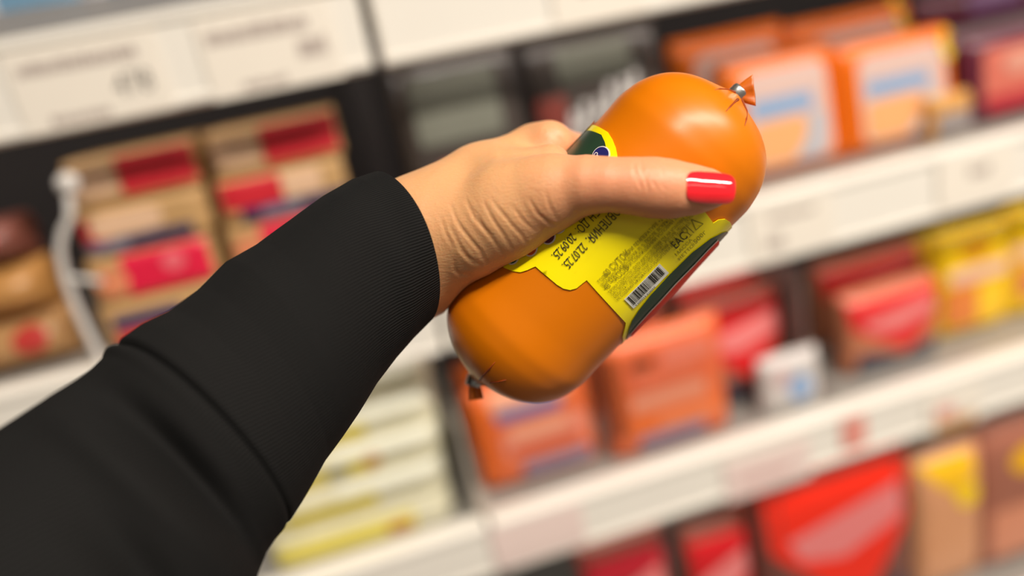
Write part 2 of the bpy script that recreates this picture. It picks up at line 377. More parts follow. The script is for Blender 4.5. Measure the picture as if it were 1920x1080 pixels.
# pale yellow packs on the lower shelf, left bay
pal = foil('pale', (214, 208, 180), .3); yel = C(214, 196, 92); whi = C(226, 224, 206)
zl = ZS['low']
xq = on_plane(650, 900, .80)[0]
names = ['bottom', 'second', 'third', 'fourth', 'fifth', 'topmost']
for r in range(6):
    pr = [('yellow_band', R(-.95, -.9, .2, .2, .1), yel), ('white_band', R(-.2, .25, .95, .9, .1), whi)]
    if r == 0: pr = [('yellow_band', R(-.9, -.6, .55, .7, .1), C(226, 210, 100)), ('orange_spot', R(.25, -.5, .5, .1), C(196, 130, 70))]
    if r == 2: pr += [('tan_spot', ellipse(.22, -.1, .09, .5), C(196, 150, 90)), ('grey_print', ellipse(-.15, -.3, .12, .4), C(160, 158, 140))]
    pack('cheese_pack', 'pale yellow and cream pack under the sleeve, %s in its stack' % names[r], 'cheese pack', xq+.004+.003*r, zl+.0402*r, .776+.010*r, .225, .040, .12, pal, pr, 'pillow', e=14)
# steel divider between the yellow and orange packs
t = empty('shelf_divider', (on_plane(905, 955, .76)[0]-.004, .765, zl)); tag(t, 'grey steel shelf divider between the pale yellow and the orange packs', 'divider')
rbox('divider_plate', (0, .16, .06), (.004, .32, .12), m_steel, t, .001); rbox('divider_foot', (.006, .16, .0015), (.014, .32, .003), m_steel, t, .0005)
# orange sausage packs
osg = foil('rust', (222, 106, 58), .3); oor = foil('deep_orange', (226, 104, 18), .32); pinkp = C(226, 136, 110); violet = C(138, 124, 148); blu = C(112, 116, 158)
stand('sausage_pack', 'orange pack edge standing behind the blue-banded sausage pack, by the steel divider', 'sausage pack', 862, 1120, 662, .90, 'low', .04, oor, [('pale_panel', R(-.6, -.6, .9, .8), C(214, 150, 110))], pm=740)
stand('sausage_pack', 'orange framed sausage pack with a blue band and violet foot by the steel divider', 'sausage pack', 893, 1128, 712, .80, 'low', .05, osg,
      [('orange_edge', R(-.98, -.95, -.72, .95), C(226, 104, 16)), ('pale_panel', R(-.68, .55, .6, .92), C(222, 152, 118)), ('blue_band', R(-.62, .38, .45, .62), blu), ('pink_picture', R(-.6, -.4, .85, .25, .2), pinkp), ('pale_link', R(-.45, .0, .5, .16, .07), C(236, 172, 140)), ('rust_link', R(-.5, -.32, .7, -.1, .09), C(206, 92, 62)), ('violet_foot', R(-.35, -.78, .8, -.5), violet)], pm=830)
stand('sausage_pack', 'rust-coloured sausage pack in the back row beneath the sausage', 'sausage pack', 1128, 1262, 560, .90, 'low', .05, foil('rust2', (190, 92, 60), .35), [('rose_panel', R(-.5, -.1, .7, .7), C(214, 110, 90)), ('brown_spot', ellipse(-.1, .65, .3, .2), C(110, 60, 36))], pm=650)
stand('sausage_pack', 'rust-orange sausage pack with a pale stripe and violet foot', 'sausage pack', 1138, 1372, 618, .782, 'low', .04, osg,
      [('dark_edge', R(-.98, -.6, -.78, .8), C(150, 70, 34)), ('orange_picture', R(-.7, .1, .9, .8, .2), C(224, 104, 66)), ('pale_stripe', R(-.65, -.18, .6, .06), C(228, 150, 120)), ('orange_rows', R(-.7, -.6, .9, -.25), C(230, 112, 54)), ('violet_foot', R(-.6, -.85, .5, -.62), violet), ('gap_shade', R(-.6, .5, -.2, .66), C(120, 62, 36)), ('pink_link', R(-.1, .48, .75, .72, .1), C(228, 128, 104)), ('pink_link', R(-.6, .2, .5, .40, .1), C(224, 116, 84)), ('pink_link', R(-.3, -.54, .7, -.34, .1), C(236, 136, 92))], pm=740)  # the brown patch puts the shade of a gap into the colour
# red-flag packs
def flag_pack(lab, px0, px1, pyt, Y, key, pm, base, flag=C(216, 34, 38), foot=True, dp=.05):
    pr = [('red_flag', [(-.95, .95), (.95, .95), (.9, .2), (.35, -.45), (.15, -.55), (-.15, -.35), (-.9, .25)], flag), ('pink_patch', [(-.7, .35), (.75, .62), (.8, .25), (.0, .0), (-.55, .1)], C(232, 130, 128))]  # pink shape on the flag is a highlight painted in as colour
    if foot: pr.append(('navy_foot', [(-.85, -.9), (.9, -.9), (.85, -.45), (.35, -.55), (.1, -.7), (-.3, -.5), (-.8, -.4)], C(52, 56, 76)))
    return stand('grill_pack', lab, 'meat pack', px0, px1, pyt, Y, key, dp, base, pr, pm=pm, e=8)
tanf = foil('tan_film', (188, 116, 82), .3); brf = foil('brown_film', (150, 92, 74), .3)
flag_pack('red-flagged pack in the back row beside the rust-coloured packs', 1275, 1440, 505, .905, 'low', 600, brf)
flag_pack('front red-flagged pack with navy foot beside the small white and blue pack', 1300, 1478, 555, .835, 'low', 660, brf)
stand('deli_pack', 'small white pack with a sky blue emblem by the red-flagged pack', 'meat pack', 1432, 1545, 668, .785, 'low', .03, foil('white_film', (206, 198, 194), .3), [('blue_emblem', ellipse(.2, -.2, .4, .5), C(140, 168, 206)), ('rose_print', ellipse(-.4, .35, .25, .35), C(206, 170, 168))], pm=720)
t = empty('shelf_divider', (on_plane(1512, 640, .80)[0], .80, zl)); tag(t, 'grey plastic shelf divider between the two red-flagged pairs', 'divider')
rbox('divider_plate', (0, .15, .09), (.004, .30, .18), mat('grey_plastic', (112, 96, 90), .4), t, .001); rbox('divider_foot', (.018, .15, .0015), (.04, .30, .003), mat('grey_plastic', (112, 96, 90)), t, .0005)
flag_pack('red-flagged pack in the back row beside the yellow packs', 1540, 1740, 480, .91, 'low', 560, tanf)
flag_pack('front tan pack with a red flag and dark foot beside the yellow packs', 1592, 1772, 540, .81, 'low', 640, tanf)
yf = foil('yellow_film', (236, 192, 20), .3)
stand('meat_pack', 'yellow pack with a brown emblem in the back row by the red-flagged packs', 'meat pack', 1700, 1850, 440, .93, 'low', .05, yf, [('brown_emblem', ellipse(.1, .3, .35, .25), C(180, 130, 30))], pm=520)
stand('meat_pack', 'yellow pack with pink banner and bread picture', 'meat pack', 1770, 1905, 425, .83, 'low', .05, yf,
      [('amber_emblem', ellipse(-.1, .62, .45, .2), C(206, 140, 16)), ('pink_patch', R(-.8, .05, .95, .32), C(222, 176, 158)), ('orange_picture', R(-.9, -.75, .2, .0, .15), C(222, 128, 60)), ('yellow_foot', R(-.1, -.85, .6, -.05), C(246, 196, 40))], pm=540)
stand('meat_pack', 'yellow pack with orange picture at the end of the lower shelf', 'meat pack', 1908, 2060, 375, .83, 'low', .05, yf,
      [('pale_banner', R(-.95, .1, .95, .35), C(222, 176, 150)), ('orange_picture', R(-.9, -.6, .6, .0, .15), C(214, 130, 80))], pm=480)
# bottom shelf
flag_pack('deep red pack at the end of the lowest shelf by the bay joint', 1090, 1262, 1015, .82, 'bot', 1080, brf, C(176, 30, 44), False)
flag_pack('small red pack with a painted pink highlight on the lowest shelf', 1290, 1415, 985, .82, 'bot', 1060, brf, C(206, 26, 34))
stand('meat_pack', 'dark red-brown pack in the back row of the lowest shelf', 'meat pack', 1385, 1500, 905, .92, 'bot', .05, foil('rust3', (170, 60, 46), .35), [('tan_panel', R(-.5, -.6, .8, .3), C(196, 120, 90))], pm=980)
flag_pack('big bright red-flagged pack with a painted pink highlight on the lowest shelf', 1428, 1722, 868, .79, 'bot', 985, foil('tan2', (204, 122, 92), .3), C(244, 46, 24), True, .06)
stand('meat_pack', 'tan and yellow pack beside the big red-flagged pack', 'meat pack', 1722, 1850, 850, .81, 'bot', .05, foil('sand', (214, 152, 110), .3),
      [('yellow_flag', [(-.95, .92), (.6, .92), (.75, .6), (.3, .5), (.1, .4), (-.4, .6)], C(238, 184, 30)), ('yellow_drop', ellipse(.45, .35, .35, .16), C(250, 208, 16))], pm=940)
stand('meat_pack', 'brown pack with a round yellow emblem on the lowest shelf', 'meat pack', 1845, 2010, 790, .81, 'bot', .05, foil('cocoa', (160, 100, 80), .35),
      [('yellow_emblem', ellipse(.1, .5, .5, .2), C(240, 178, 6)), ('tan_panel', R(-.8, -.8, .4, -.1, .1), C(214, 140, 108))], pm=900)

# ------------------------------------------------------------------ the sausage
SD = .325; SO = campt(1126, 455, SD); PXM = SD/F
vdir = SO/np.linalg.norm(SO)                         # away from the viewer
a3 = np.array([.676, .737, 0]); a3 -= vdir*a3.dot(vdir); a3 -= vdir*.05; a3 /= np.linalg.norm(a3)
vdir = vdir-a3*vdir.dot(a3); vdir /= np.linalg.norm(vdir)
b3 = np.cross(vdir, a3)
if b3[0] < 0: b3 = -b3
n3 = -vdir                                           # towards the viewer
prof_a = np.array([-362, -356, -346, -332, -317, -300, -278, -255, -220, -170, -90, 0, 90, 170, 220, 255, 278, 300, 317, 331, 343, 352, 358])*PXM
prof_r = np.array([9, 18, 46, 82, 105, 124, 139, 149, 156, 155, 157, 159, 157, 155, 156, 149, 139, 124, 105, 82, 46, 18, 9])*PXM
HL = 362*PXM
def srad(a): return np.interp(a, prof_a, prof_r)
HU = 358*PXM
_aa = np.linspace(-HL, HU, 400); _rr = srad(_aa)
for _ in range(25): _rr[1:-1] = (_rr[:-2]+2*_rr[1:-1]+_rr[2:])/4
def srad(a): return np.interp(a, _aa, _rr)
def spt(a, phi, R): return SO+a3*a+(b3*math.sin(phi)+n3*math.cos(phi))*R     # camera space
def ssurf(a, phi, off): return c2w(spt(a, phi, srad(a)+off))
def px2ab(px, py):                                    # pixel -> (a, phi) on the near side
    r = campt(px, py, 1.0); best = None; prev = None
    for t in np.linspace(.26, .36, 800):
        p = r*t-SO; a = p.dot(a3); q = p-a3*a; d = np.linalg.norm(q)-srad(a)
        if prev is None or d < prev[0]: prev = (d, a, math.atan2(q.dot(b3), q.dot(n3)))
        if d <= 0: break
        if d > prev[0]+.004: break
    return prev[1], prev[2]
Rm = .0366                                            # arc coordinate = phi * Rm so both label axes are metres
def lsurf(u, v, off): return ssurf(u, v/Rm, off)
def L2(px, py): a, ph = px2ab(px, py); return (a, ph*Rm)
sausage = empty('sausage', c2w(spt(-HL, 0, 0))); tag(sausage, 'plump orange boiled sausage with a yellow label gripped in the hand', 'sausage')
def to_parent(o, par):
    o.parent = par; o.matrix_parent_inverse = par.matrix_world.inverted() if par.type == 'EMPTY' else Matrix.Identity(4); return o
bpy.context.view_layer.update()
SAU_INV = Matrix.Translation(sausage.location).inverted()
m_cas = mat('orange_casing', (212, 113, 1), .35, spec=.40, vary=.05, scale=25, sss=0, bump=.05, bscale=90)
na, nph = 150, 144
V = []; Fc = []
for i in range(na+1):
    s = i/na; a = -HL*math.cos(math.pi*s); a = min(a, HU) if a < HU else HU; r = float(srad(a)); e = max(0, (abs(a)-HL*.80)/(HL*.20))
    for k in range(nph):
        ph = 2*math.pi*k/nph
        pl = math.cos(9*ph+(.6 if a > 0 else 1.7))*.55+math.cos(15*ph+1.1)*.45
        rr = r*(1-.16*e**2.2*max(0, pl)**4)
        rr *= 1+.004*math.sin(3*ph+40*a)
        V.append(c2w(spt(a, ph, rr)))
for i in range(na):
    for k in range(nph): Fc.append((i*nph+k, i*nph+(k+1) % nph, (i+1)*nph+(k+1) % nph, (i+1)*nph+k))
Fc += [tuple(range(nph))[::-1], tuple(na*nph+k for k in range(nph))]
def under(o, par=sausage):
    o.parent = par
    if par is sausage: o.matrix_parent_inverse = SAU_INV
    return o
def fixn(o):
    bm = bmesh.new(); bm.from_mesh(o.data); bmesh.ops.recalc_face_normals(bm, faces=bm.faces[:]); bm.to_mesh(o.data); bm.free(); return o
under(fixn(mesh('casing', V, Fc, m_cas)))
# gathered pleats near the clips: thin tubes with the crease shade put into their colour
m_cre = mat('crease_shade', (150, 60, 4), .5)
def crease(pts):
    P = [ssurf(*px2ab(*p), .0001) for p in pts]
    under(tube('pleat_shade', P, [.0007]+[.0004]*(len(P)-2)+[.0001], m_cre, None, 6))
crease([(1383, 187), (1377, 192), (1370, 199), (1361, 209)]); crease([(1395, 190), (1400, 208), (1399, 224), (1396, 236)]); crease([(1378, 174), (1364, 168), (1350, 167), (1340, 169)])
crease([(900, 712), (908, 702), (917, 692), (928, 679)]); crease([(904, 722), (921, 717), (937, 715), (949, 712)])
# clips and tails
m_clip = mat('clip_metal', (190, 190, 186), .3, metal=.9); m_tail = mat('casing_tail', (196, 96, 10), .4, vary=.25, scale=200)
def clip_end(sg, d_cam, tail_cam, tw):
    c = spt(HU+.0004 if sg > 0 else -HL-.0006, 0, 0); d = np.array(d_cam, float); d /= np.linalg.norm(d)
    s = np.cross(d, vdir); s /= np.linalg.norm(s); q = np.cross(d, s)
    V = []; Fc = []; n = 20; L = .0055
    ringp = [(-L/2, .0022), (-L/2, .0030), (-L/2+.0008, .0034), (L/2-.0008, .0034), (L/2, .0030), (L/2, .0022)]
    for h, r in ringp:
        for k in range(n):
            t = 2*math.pi*k/n; V.append(c2w(c+d*h+(s*math.cos(t)*r*1.1+q*math.sin(t)*r*.9)))
    for i in range(len(ringp)):
        j = (i+1) % len(ringp)
        for k in range(n): Fc.append((i*n+k, i*n+(k+1) % n, j*n+(k+1) % n, j*n+k))
    under(fixn(mesh('metal_clip', V, Fc, m_clip)))
    # tail: gathered neck that fans out into a ruffled tab
    e = c+np.array(tail_cam, float); dd = e-c; Lt = np.linalg.norm(dd); dd /= Lt; s = np.cross(dd, vdir); s /= np.linalg.norm(s); q = np.cross(dd, s)
    V = []; Fc = []; nr = 10; n = 24
    for i in range(nr+1):
        f = i/nr; wv = .0022+(tw-.0022)*f**.7; th = .0022*(1-f)+.0009*f
        for k in range(n):
            t = 2*math.pi*k/n; ru = .0007*f*math.sin(3*math.cos(t)*1.8)
            V.append(c2w(c+dd*Lt*f+s*math.cos(t)*wv+q*(math.sin(t)*th+ru)))
    for i in range(nr):
        for k in range(n): Fc.append((i*n+k, i*n+(k+1) % n, (i+1)*n+(k+1) % n, (i+1)*n+k))
    Fc += [tuple(range(n))[::-1], tuple(nr*n+k for k in range(n))]
    under(fixn(mesh('casing_tail', V, Fc, m_tail)))
clip_end(1, (.7, .7, .25), (.0062, .0006, .003), .0066)
clip_end(-1, (-.25, -1, .15), (.0012, -.0085, .001), .0034)

# label: yellow paper with scalloped outline
m_yel = mat('label_yellow', (253, 232, 0), .32, vary=.02, scale=80, coat=.15)
m_grn = mat('label_green', (38, 62, 44), .35, vary=.04); m_red = mat('label_red', (228, 44, 16), .6, spec=.25); m_wht = mat('label_white', (236, 226, 214), .4, vary=.02)
m_blk = mat('label_ink', (30, 28, 20), .5); m_olv = mat('label_fine_ink', (138, 126, 14), .5); m_nvy = mat('label_navy', (34, 34, 96), .35)
low_edge = [L2(*p) for p in ((935, 494), (947, 503), (962, 509), (977, 511), (990, 507), (1001, 501.5), (1005, 500), (1015, 509), (1027, 519), (1045, 534), (1057, 541), (1069, 543.5), (1081, 540), (1092, 531), (1100, 525), (1136, 565), (1172, 604), (1166, 630))]
P90 = math.pi/2*Rm
up_r = [L2(*p) for p in ((1367, 415), (1358, 409.5), (1346, 411), (1336, 417), (1321, 397))]
up_l = [L2(*p) for p in ((1158, 302), (1158, 292), (1155, 277), (1149, 262), (1141, 249))]
lab_poly = [(-.036, -P90*1.25)]+[(low_edge[0][0]-.001, low_edge[0][1]-.006)]+low_edge+[(-.028, P90*1.02), (-.026, P90*1.25), (.040, P90*1.25), (.0415, P90*1.0)]+up_r+up_l+[(.0345, -P90*.98), (.034, -P90*1.25)]
label = under(sheet('label', lab_poly, .0025, lsurf, m_yel, None, .0005, .0003))
def lab_part(name, poly, m, off, step=.0022): return to_child(sheet(name, poly, step, lsurf, m, None, off))
def to_child(o):
    o.parent = label; o.matrix_parent_inverse = (SAU_INV @ Matrix.Translation(sausage.location)).inverted() if False else Matrix.Identity(4)
    return o
label.matrix_parent_inverse = SAU_INV
gi = [L2(*p) for p in ((1172, 632), (1177, 615), (1183, 599), (1195, 580), (1218, 551), (1254, 512), (1296, 471), (1330, 445), (1352, 434), (1361, 432))]
go = [L2(*p) for p in ((1178, 624), (1196, 603), (1218, 579), (1264, 529), (1300, 492), (1324, 466), (1343, 447))]
lab_part('green_band', gi+[(.040, P90*1.2), (-.026, P90*1.2)], m_grn, .0008)
lab_part('white_line', [(u, v-.0005) for u, v in go]+[(.032, P90*1.2), (-.024, P90*1.2)], m_wht, .0011)
lab_part('red_field', [(u, v+.0002) for u, v in go]+[(.031, P90*1.2), (-.023, P90*1.2)], m_red, .0014)
gl = [L2(*p) for p in ((1141, 302), (1140, 285), (1136, 268), (1130, 255))]
lab_part('green_field', [(.008, gl[0][1]+.001), ]+gl+[(.0305, -P90*.99), (.030, -P90*1.2), (-.01, -P90*1.2), (-.01, gl[0][1])], m_grn, .0008)
# white loose edge along the far left side of the label
lab_part('white_edge', [(-.01, -P90*.93), (.036, -P90*.90), (.0375, -P90*.93), (.036, -P90*1.2), (-.01, -P90*1.2)], m_wht, .0011)
ou, ov = L2(1131, 291)
lab_part('emblem_rim', ellipse(ou-.0005, ov, .0037, .0044, 28), m_wht, .0011, .001)
lab_part('navy_emblem', ellipse(ou-.0005, ov, .0032, .0038, 28), m_nvy, .0014, .001)
to_child(text_sheet('emblem_letter', 'Р', .0026, lsurf, m_wht, None, (ou-.0022, ov+.0006), (.94, -.34), (-.34, -.94), .0018, 1))
for px, py, mm in ((1030, 445, mat('dot_plum', (96, 36, 60), .4)), (997, 468, mat('dot_orange', (206, 84, 24), .4)), (964, 484, mat('dot_teal', (24, 84, 74), .4)), (1049, 425, mat('dot_amber', (200, 120, 40), .4))):
    u, v = L2(px, py)
    lab_part('dot_rim', ellipse(u, v, .0032, .0032), m_wht, .0009, .001); lab_part('dot', ellipse(u, v, .0027, .0027), mm, .0012, .001)
A = lambda a, b: L2(1143+.676*a+.737*b, 445-.737*a+.676*b)
sk = math.radians(3.0)
U = (math.cos(sk), math.sin(sk)); Vv = (math.sin(sk)*0, -1.0)
def T(name, s, h, a, b, m=m_olv, xs=.8, flip=False, off=.0009):
    o, vd = A(a, b), Vv; ud = U
    if flip: ud = (-1, 0); vd = (0, 1)
    return to_child(text_sheet(name, s, h, lsurf, m, None, o, ud, vd, off, xs))
T('date_line', 'ГОДЕН ДО:  20.09.25.', .0035, 56, -58, m_blk, .66, True)
T('date_line', 'ИЗГОТОВЛЕНИЯ:  22.07.25.', .0035, 104, -32, m_blk, .66, True)
LP = 8.4
T('fine_print', 'ГОДЕН', .0014, -76, 43); T('fine_print', '60 СУТОК', .0027, -58, 45, xs=.72); T('fine_print', 'ПРИ ТЕМПЕРАТУРЕ +2°..+6°С И', .0014, -1, 46, xs=.86)
T('fine_print', 'ВЛАЖНОСТИ ВОЗДУХА 75 %, ПОСЛЕ ВСКРЫТИЯ УПАКОВКИ', .0014, -76, 51.5, xs=.82)
T('fine_print', '48 ЧАСОВ', .0025, -77, 61.5, xs=.74); T('fine_print', 'ПРИ СОБЛЮДЕНИИ УСЛОВИЙ ХРАНЕНИЯ', .0014, -24, 62.5, xs=.86)
for i, s in enumerate(('СРОКА ГОДНОСТИ, ДАТУ ИЗГОТОВЛЕНИЯ СМ. НА УПАКОВКЕ. ИЗГОТОВИТЕЛЬ', 'ОАО "ВЕЛИКОЛУКСКИЙ МЯСОКОМБИНАТ", РОССИЯ, 182111, ПСКОВСКАЯ', 'ОБЛАСТЬ, Г. ВЕЛИКИЕ ЛУКИ, УЛ. ЛИТЕЙНАЯ, Д. 17, ТЕЛ. (81153)', 'НЕ СОДЕРЖИТ ФОСФАТОВ И УСИЛИТЕЛЕЙ ВКУСА')):
    T('fine_print', s, .0013, -77, 69.5+6.6*i, xs=.72)
# certification marks and weight
T('mark', 'EAC', .0042, 67, 104, m_blk, .62)
def pline(name, pts, wd, m):
    for i in range(len(pts)-1):
        a = np.array(pts[i]); b = np.array(pts[i+1]); d = (b-a)/np.linalg.norm(b-a); nn = np.array([-d[1], d[0]])*wd/2
        lab_part(name, [tuple(a-nn), tuple(b-nn), tuple(b+nn), tuple(a+nn)], m, .0009, .0015)
def AB(a, b): return A(a, b)
pline('mark', [AB(101, 87), AB(101, 95), AB(105, 99), AB(109, 95), AB(109, 87), AB(101, 87)], .00028, m_olv)
pline('mark', [AB(105, 99), AB(105, 107)], .00028, m_olv); pline('mark', [AB(101, 107), AB(109, 107)], .00028, m_olv)
pline('mark', [AB(113, 87), AB(113, 108)], .00028, m_olv)
pline('mark', [AB(119, 107), AB(128, 88), AB(137, 109), AB(119, 107)], .00036, m_olv)
T('fine_print', 'МАССА', .0018, 58, 114, xs=.95); T('fine_print', 'НЕТТО:', .0018, 56, 123, xs=.95); T('fine_print', '500г', .0027, 99, 124, xs=.85)
# barcode
bq = [A(-67, 96), A(27, 99.5), A(26, 124), A(-68, 120.5)]
lab_part('barcode_panel', bq, mat('barcode_white', (226, 224, 214), .4, vary=.02), .0008)
x = -62; rb = random.Random(7); bars = []
while x < 21:
    bw = rb.choice((.8, .8, 1.5, 2.3)); sk2 = (x+67)*.037
    bars.append([A(x, 97.5+sk2), A(x+bw, 97.5+sk2), A(x+bw-.5, 115.5+sk2), A(x-.5, 115.5+sk2)]); x += bw+rb.choice((.9, .9, 1.7))
for bpoly in bars: lab_part('barcode_bar', bpoly, m_blk, .0010, .004)
T('barcode_digits', '4 600024 426058', .0011, -62, 120.0, m_blk, 1.0, off=.0011)

# ------------------------------------------------------------------ the hand
person = empty('person', c2w(campt(430, 760, .29))); tag(person, "person's left arm in a black sleeve, hand with red nails gripping the sausage", 'person')
bpy.context.view_layer.update()
PER_INV = Matrix.Translation(person.location).inverted()
def pchild(o, par=None):
    o.parent = par or person; o.matrix_parent_inverse = PER_INV if (par is None) else Matrix.Identity(4); return o
def K(a, deg, Rr): return spt(a/1000, math.radians(deg), Rr/1000)
VX = .00066
# chains: list of (point, radius)
P_ = campt
palm = [
    [(P_(330, 850, .290), .032), (P_(560, 645, .306), .0285), (P_(690, 536, .316), .0262), (P_(775, 462, .321), .0262), (P_(845, 428, .322), .0245)],
    [(P_(700, 520, .322), .022), (P_(812, 478, .332), .0240), (K(-34, -122, 51), .014)],
    [(P_(800, 415, .322), .0200), (P_(905, 347, .328), .0175), (P_(1003, 283, .336), .0115)],
    [(P_(820, 440, .335), .020), (K(-4, -113, 52), .0125)],
    [(P_(820, 455, .338), .020), (K(-20, -118, 52), .0125)],
    [(P_(845, 430, .314), .0205), (P_(893, 428, .308), .0188), (P_(955, 398, .301), .0182), (P_(1010, 370, .294), .0155)],
    [(P_(955, 345, .315), .014), (P_(1030, 315, .312), .010)],
]
thumb = [(P_(960, 385, .302), .0165), (P_(1050, 356, .2895), .0132), (P_(1100, 347, .2835), .0108), (P_(1140, 346, .2805), .0098), (P_(1185, 348.5, .279), .0101), (P_(1225, 352, .2785), .0108), (P_(1260, 355, .278), .0103), (P_(1300, 356, .279), .0088), (P_(1330, 355, .281), .0070), (P_(1342, 355, .282), .0056)]
fingers = [
    [(P_(1003, 283, .336), .0113), (K(16.5, -97, 46.5), .0101), (K(21, -130, 48.5), .0098), (K(23, -165, 46.5), .0090), (K(24, 172, 45.5), .0083), (K(24, 155, 44.5), .0070)],
    [(K(-4, -113, 52), .0122), (K(3, -140, 49.5), .0100), (K(5, -170, 46.5), .0092), (K(6, 167, 45.5), .0084), (K(6, 149, 44.5), .0070)],
    [(K(-20, -118, 52), .0120), (K(-14, -145, 48.5), .0096), (K(-12.5, -174, 46), .0088), (K(-12, 166, 45), .0081), (K(-12, 150, 44), .0068)],
    [(K(-34, -122, 51), .0115), (K(-31, -150, 46.5), .0086), (K(-30, -176, 45), .0078), (K(-29.5, 168, 44), .0072), (K(-29.5, 154, 43), .0060)],
]
allp = np.array([p for ch in palm+[thumb]+fingers for p, r in ch]); allr = np.array([r for ch in palm+[thumb]+fingers for p, r in ch])
lo = (allp-allr[:, None]).min(0)-.004; hi = (allp+allr[:, None]).max(0)+.004
lo[0] = max(lo[0], P_(560, 600, .30)[0]); lo[1] = max(lo[1], -.075)
nx, ny, nz = [int((hi[i]-lo[i])/VX)+1 for i in range(3)]
gx = (lo[0]+VX*np.arange(nx)).astype(np.float32)[:, None, None]; gy = (lo[1]+VX*np.arange(ny)).astype(np.float32)[None, :, None]; gz = (lo[2]+VX*np.arange(nz)).astype(np.float32)[None, None, :]
def cone(p, q, r0, r1):
    d = (q-p).astype(np.float32); L = float(d.dot(d)); p = p.astype(np.float32)
    x, y, z = gx-p[0], gy-p[1], gz-p[2]
    t = np.clip((x*d[0]+y*d[1]+z*d[2])/np.float32(L), 0, 1)
    return np.sqrt((x-t*d[0])**2+(y-t*d[1])**2+(z-t*d[2])**2)-(np.float32(r0)+t*np.float32(r1-r0))
def smin(a, b, k):
    h = np.clip(.5+.5*(b-a)/k, 0, 1).astype(np.float32); return b+(a-b)*h-np.float32(k)*h*(1-h)
def chain(ch, k=.004):
    d = None
    for (p, r0), (q, r1) in zip(ch[:-1], ch[1:]):
        c = cone(p, q, r0, r1); d = c if d is None else smin(d, c, k)
    return d
Dp = None
for ch in palm:
    c = chain(ch, .006); Dp = c if Dp is None else smin(Dp, c, .010)
Df = None
for ch in fingers:
    c = chain(ch, .003); Df = c if Df is None else smin(Df, c, .0006)
Dh = smin(Dp, Df, .0045)
Dh = smin(Dh, chain(thumb, .003), .006)
# flatten the skin where it presses on the sausage
sx, sy, sz = gx-np.float32(SO[0]), gy-np.float32(SO[1]), gz-np.float32(SO[2])
sa = sx*a3[0]+sy*a3[1]+sz*a3[2]; sq = np.sqrt(np.maximum(sx*sx+sy*sy+sz*sz-sa*sa, 1e-12))
Ds = sq-np.interp(sa.ravel(), _aa, _rr, left=-.01, right=-.01).reshape(sa.shape).astype(np.float32)-np.float32(.0007)
Dh = -smin(-Dh, Ds.astype(np.float32), .0018)
import openvdb
grid = openvdb.FloatGrid(.01); grid.copyFromArray(np.ascontiguousarray(Dh.astype(np.float32)))
hv, hq = grid.convertToQuads(0.0)
hv = np.asarray(hv, float)*VX+lo; hq = np.asarray(hq)
del Dh, Dp, Df, Ds, sa, sq, sx, sy, sz
# relax + vertex normals
def vnormals(v, q):
    n = np.zeros_like(v); fn = np.cross(v[q[:, 2]]-v[q[:, 0]], v[q[:, 3]]-v[q[:, 1]])
    for i in range(4): np.add.at(n, q[:, i], fn)
    return n/np.maximum(np.linalg.norm(n, axis=1), 1e-12)[:, None]
E_ = np.vstack([hq[:, [0, 1]], hq[:, [1, 2]], hq[:, [2, 3]], hq[:, [3, 0]]])
deg = np.bincount(E_.ravel(), minlength=len(hv)).astype(float)
for it in range(4):
    s = np.zeros_like(hv); np.add.at(s, E_[:, 0], hv[E_[:, 1]]); np.add.at(s, E_[:, 1], hv[E_[:, 0]])
    hv = hv+(.5 if it % 2 == 0 else -.52)*(s/deg[:, None]-hv)
nrm = vnormals(hv, hq)
cen = hv.mean(0)
if (nrm*(hv-cen)).sum() < 0: hq = hq[:, ::-1]; nrm = -nrm
# creases: wrist folds and thumb knuckle lines pressed into the skin
pxv = np.stack([960+F*hv[:, 0]/-hv[:, 2], 540-F*hv[:, 1]/-hv[:, 2]], 1)
facing = -(nrm*hv/np.linalg.norm(hv, axis=1)[:, None]).sum(1) > .05
facing &= hv[:, 2] > -.345
def z1(*pts): return [(700+x/2.7, 200+y/2.7) for x, y in pts]
def z2(*pts): return [(1000+x/3.858, 200+y/3.858) for x, y in pts]
lines = []
def wl(z, pts, dep, sg=3.2): lines.append((z(*pts), dep, sg))
wl(z1, ((470, 470), (510, 560), (560, 620), (610, 680), (650, 740)), .0008)
wl(z1, ((440, 600), (490, 670), (540, 730), (570, 790)), .0008)
wl(z1, ((510, 520), (560, 610), (610, 660)), .0006)
wl(z1, ((560, 490), (610, 580), (660, 650), (700, 720)), .0007)
wl(z1, ((640, 520), (700, 600), (750, 650), (775, 690)), .0006)
wl(z1, ((700, 500), (760, 580), (820, 630)), .0005)
wl(z1, ((790, 470), (830, 540), (890, 590), (940, 605)), .0007)
wl(z1, ((870, 430), (890, 500), (930, 570)), .0004)
wl(z1, ((420, 700), (460, 750), (510, 800)), .0007)
wl(z1, ((390, 610), (430, 690), (480, 760), (540, 800)), .0006)
wl(z1, ((390, 500), (430, 590), (470, 660)), .0004)
wl(z1, ((340, 560), (370, 650), (410, 720)), .0004)
wl(z1, ((410, 780), (415, 830), (440, 850), (490, 850)), .0008)
wl(z1, ((600, 470), (640, 530), (680, 570)), .0004)
for z in (((735, 390), (725, 440), (740, 510)), ((825, 470), (815, 540), (830, 610)), ((870, 400), (930, 450), (940, 510)), ((780, 400), (790, 470), (800, 520)), ((860, 540), (880, 570), (900, 600)), ((930, 570), (960, 600)), ((760, 520), (770, 560), (790, 600))):
    wl(z2, z, .00040, 2.8)
lines.append(([(1030, 240), (1050, 262), (1058, 284)], .0005, 6))
disp = np.zeros(len(hv))
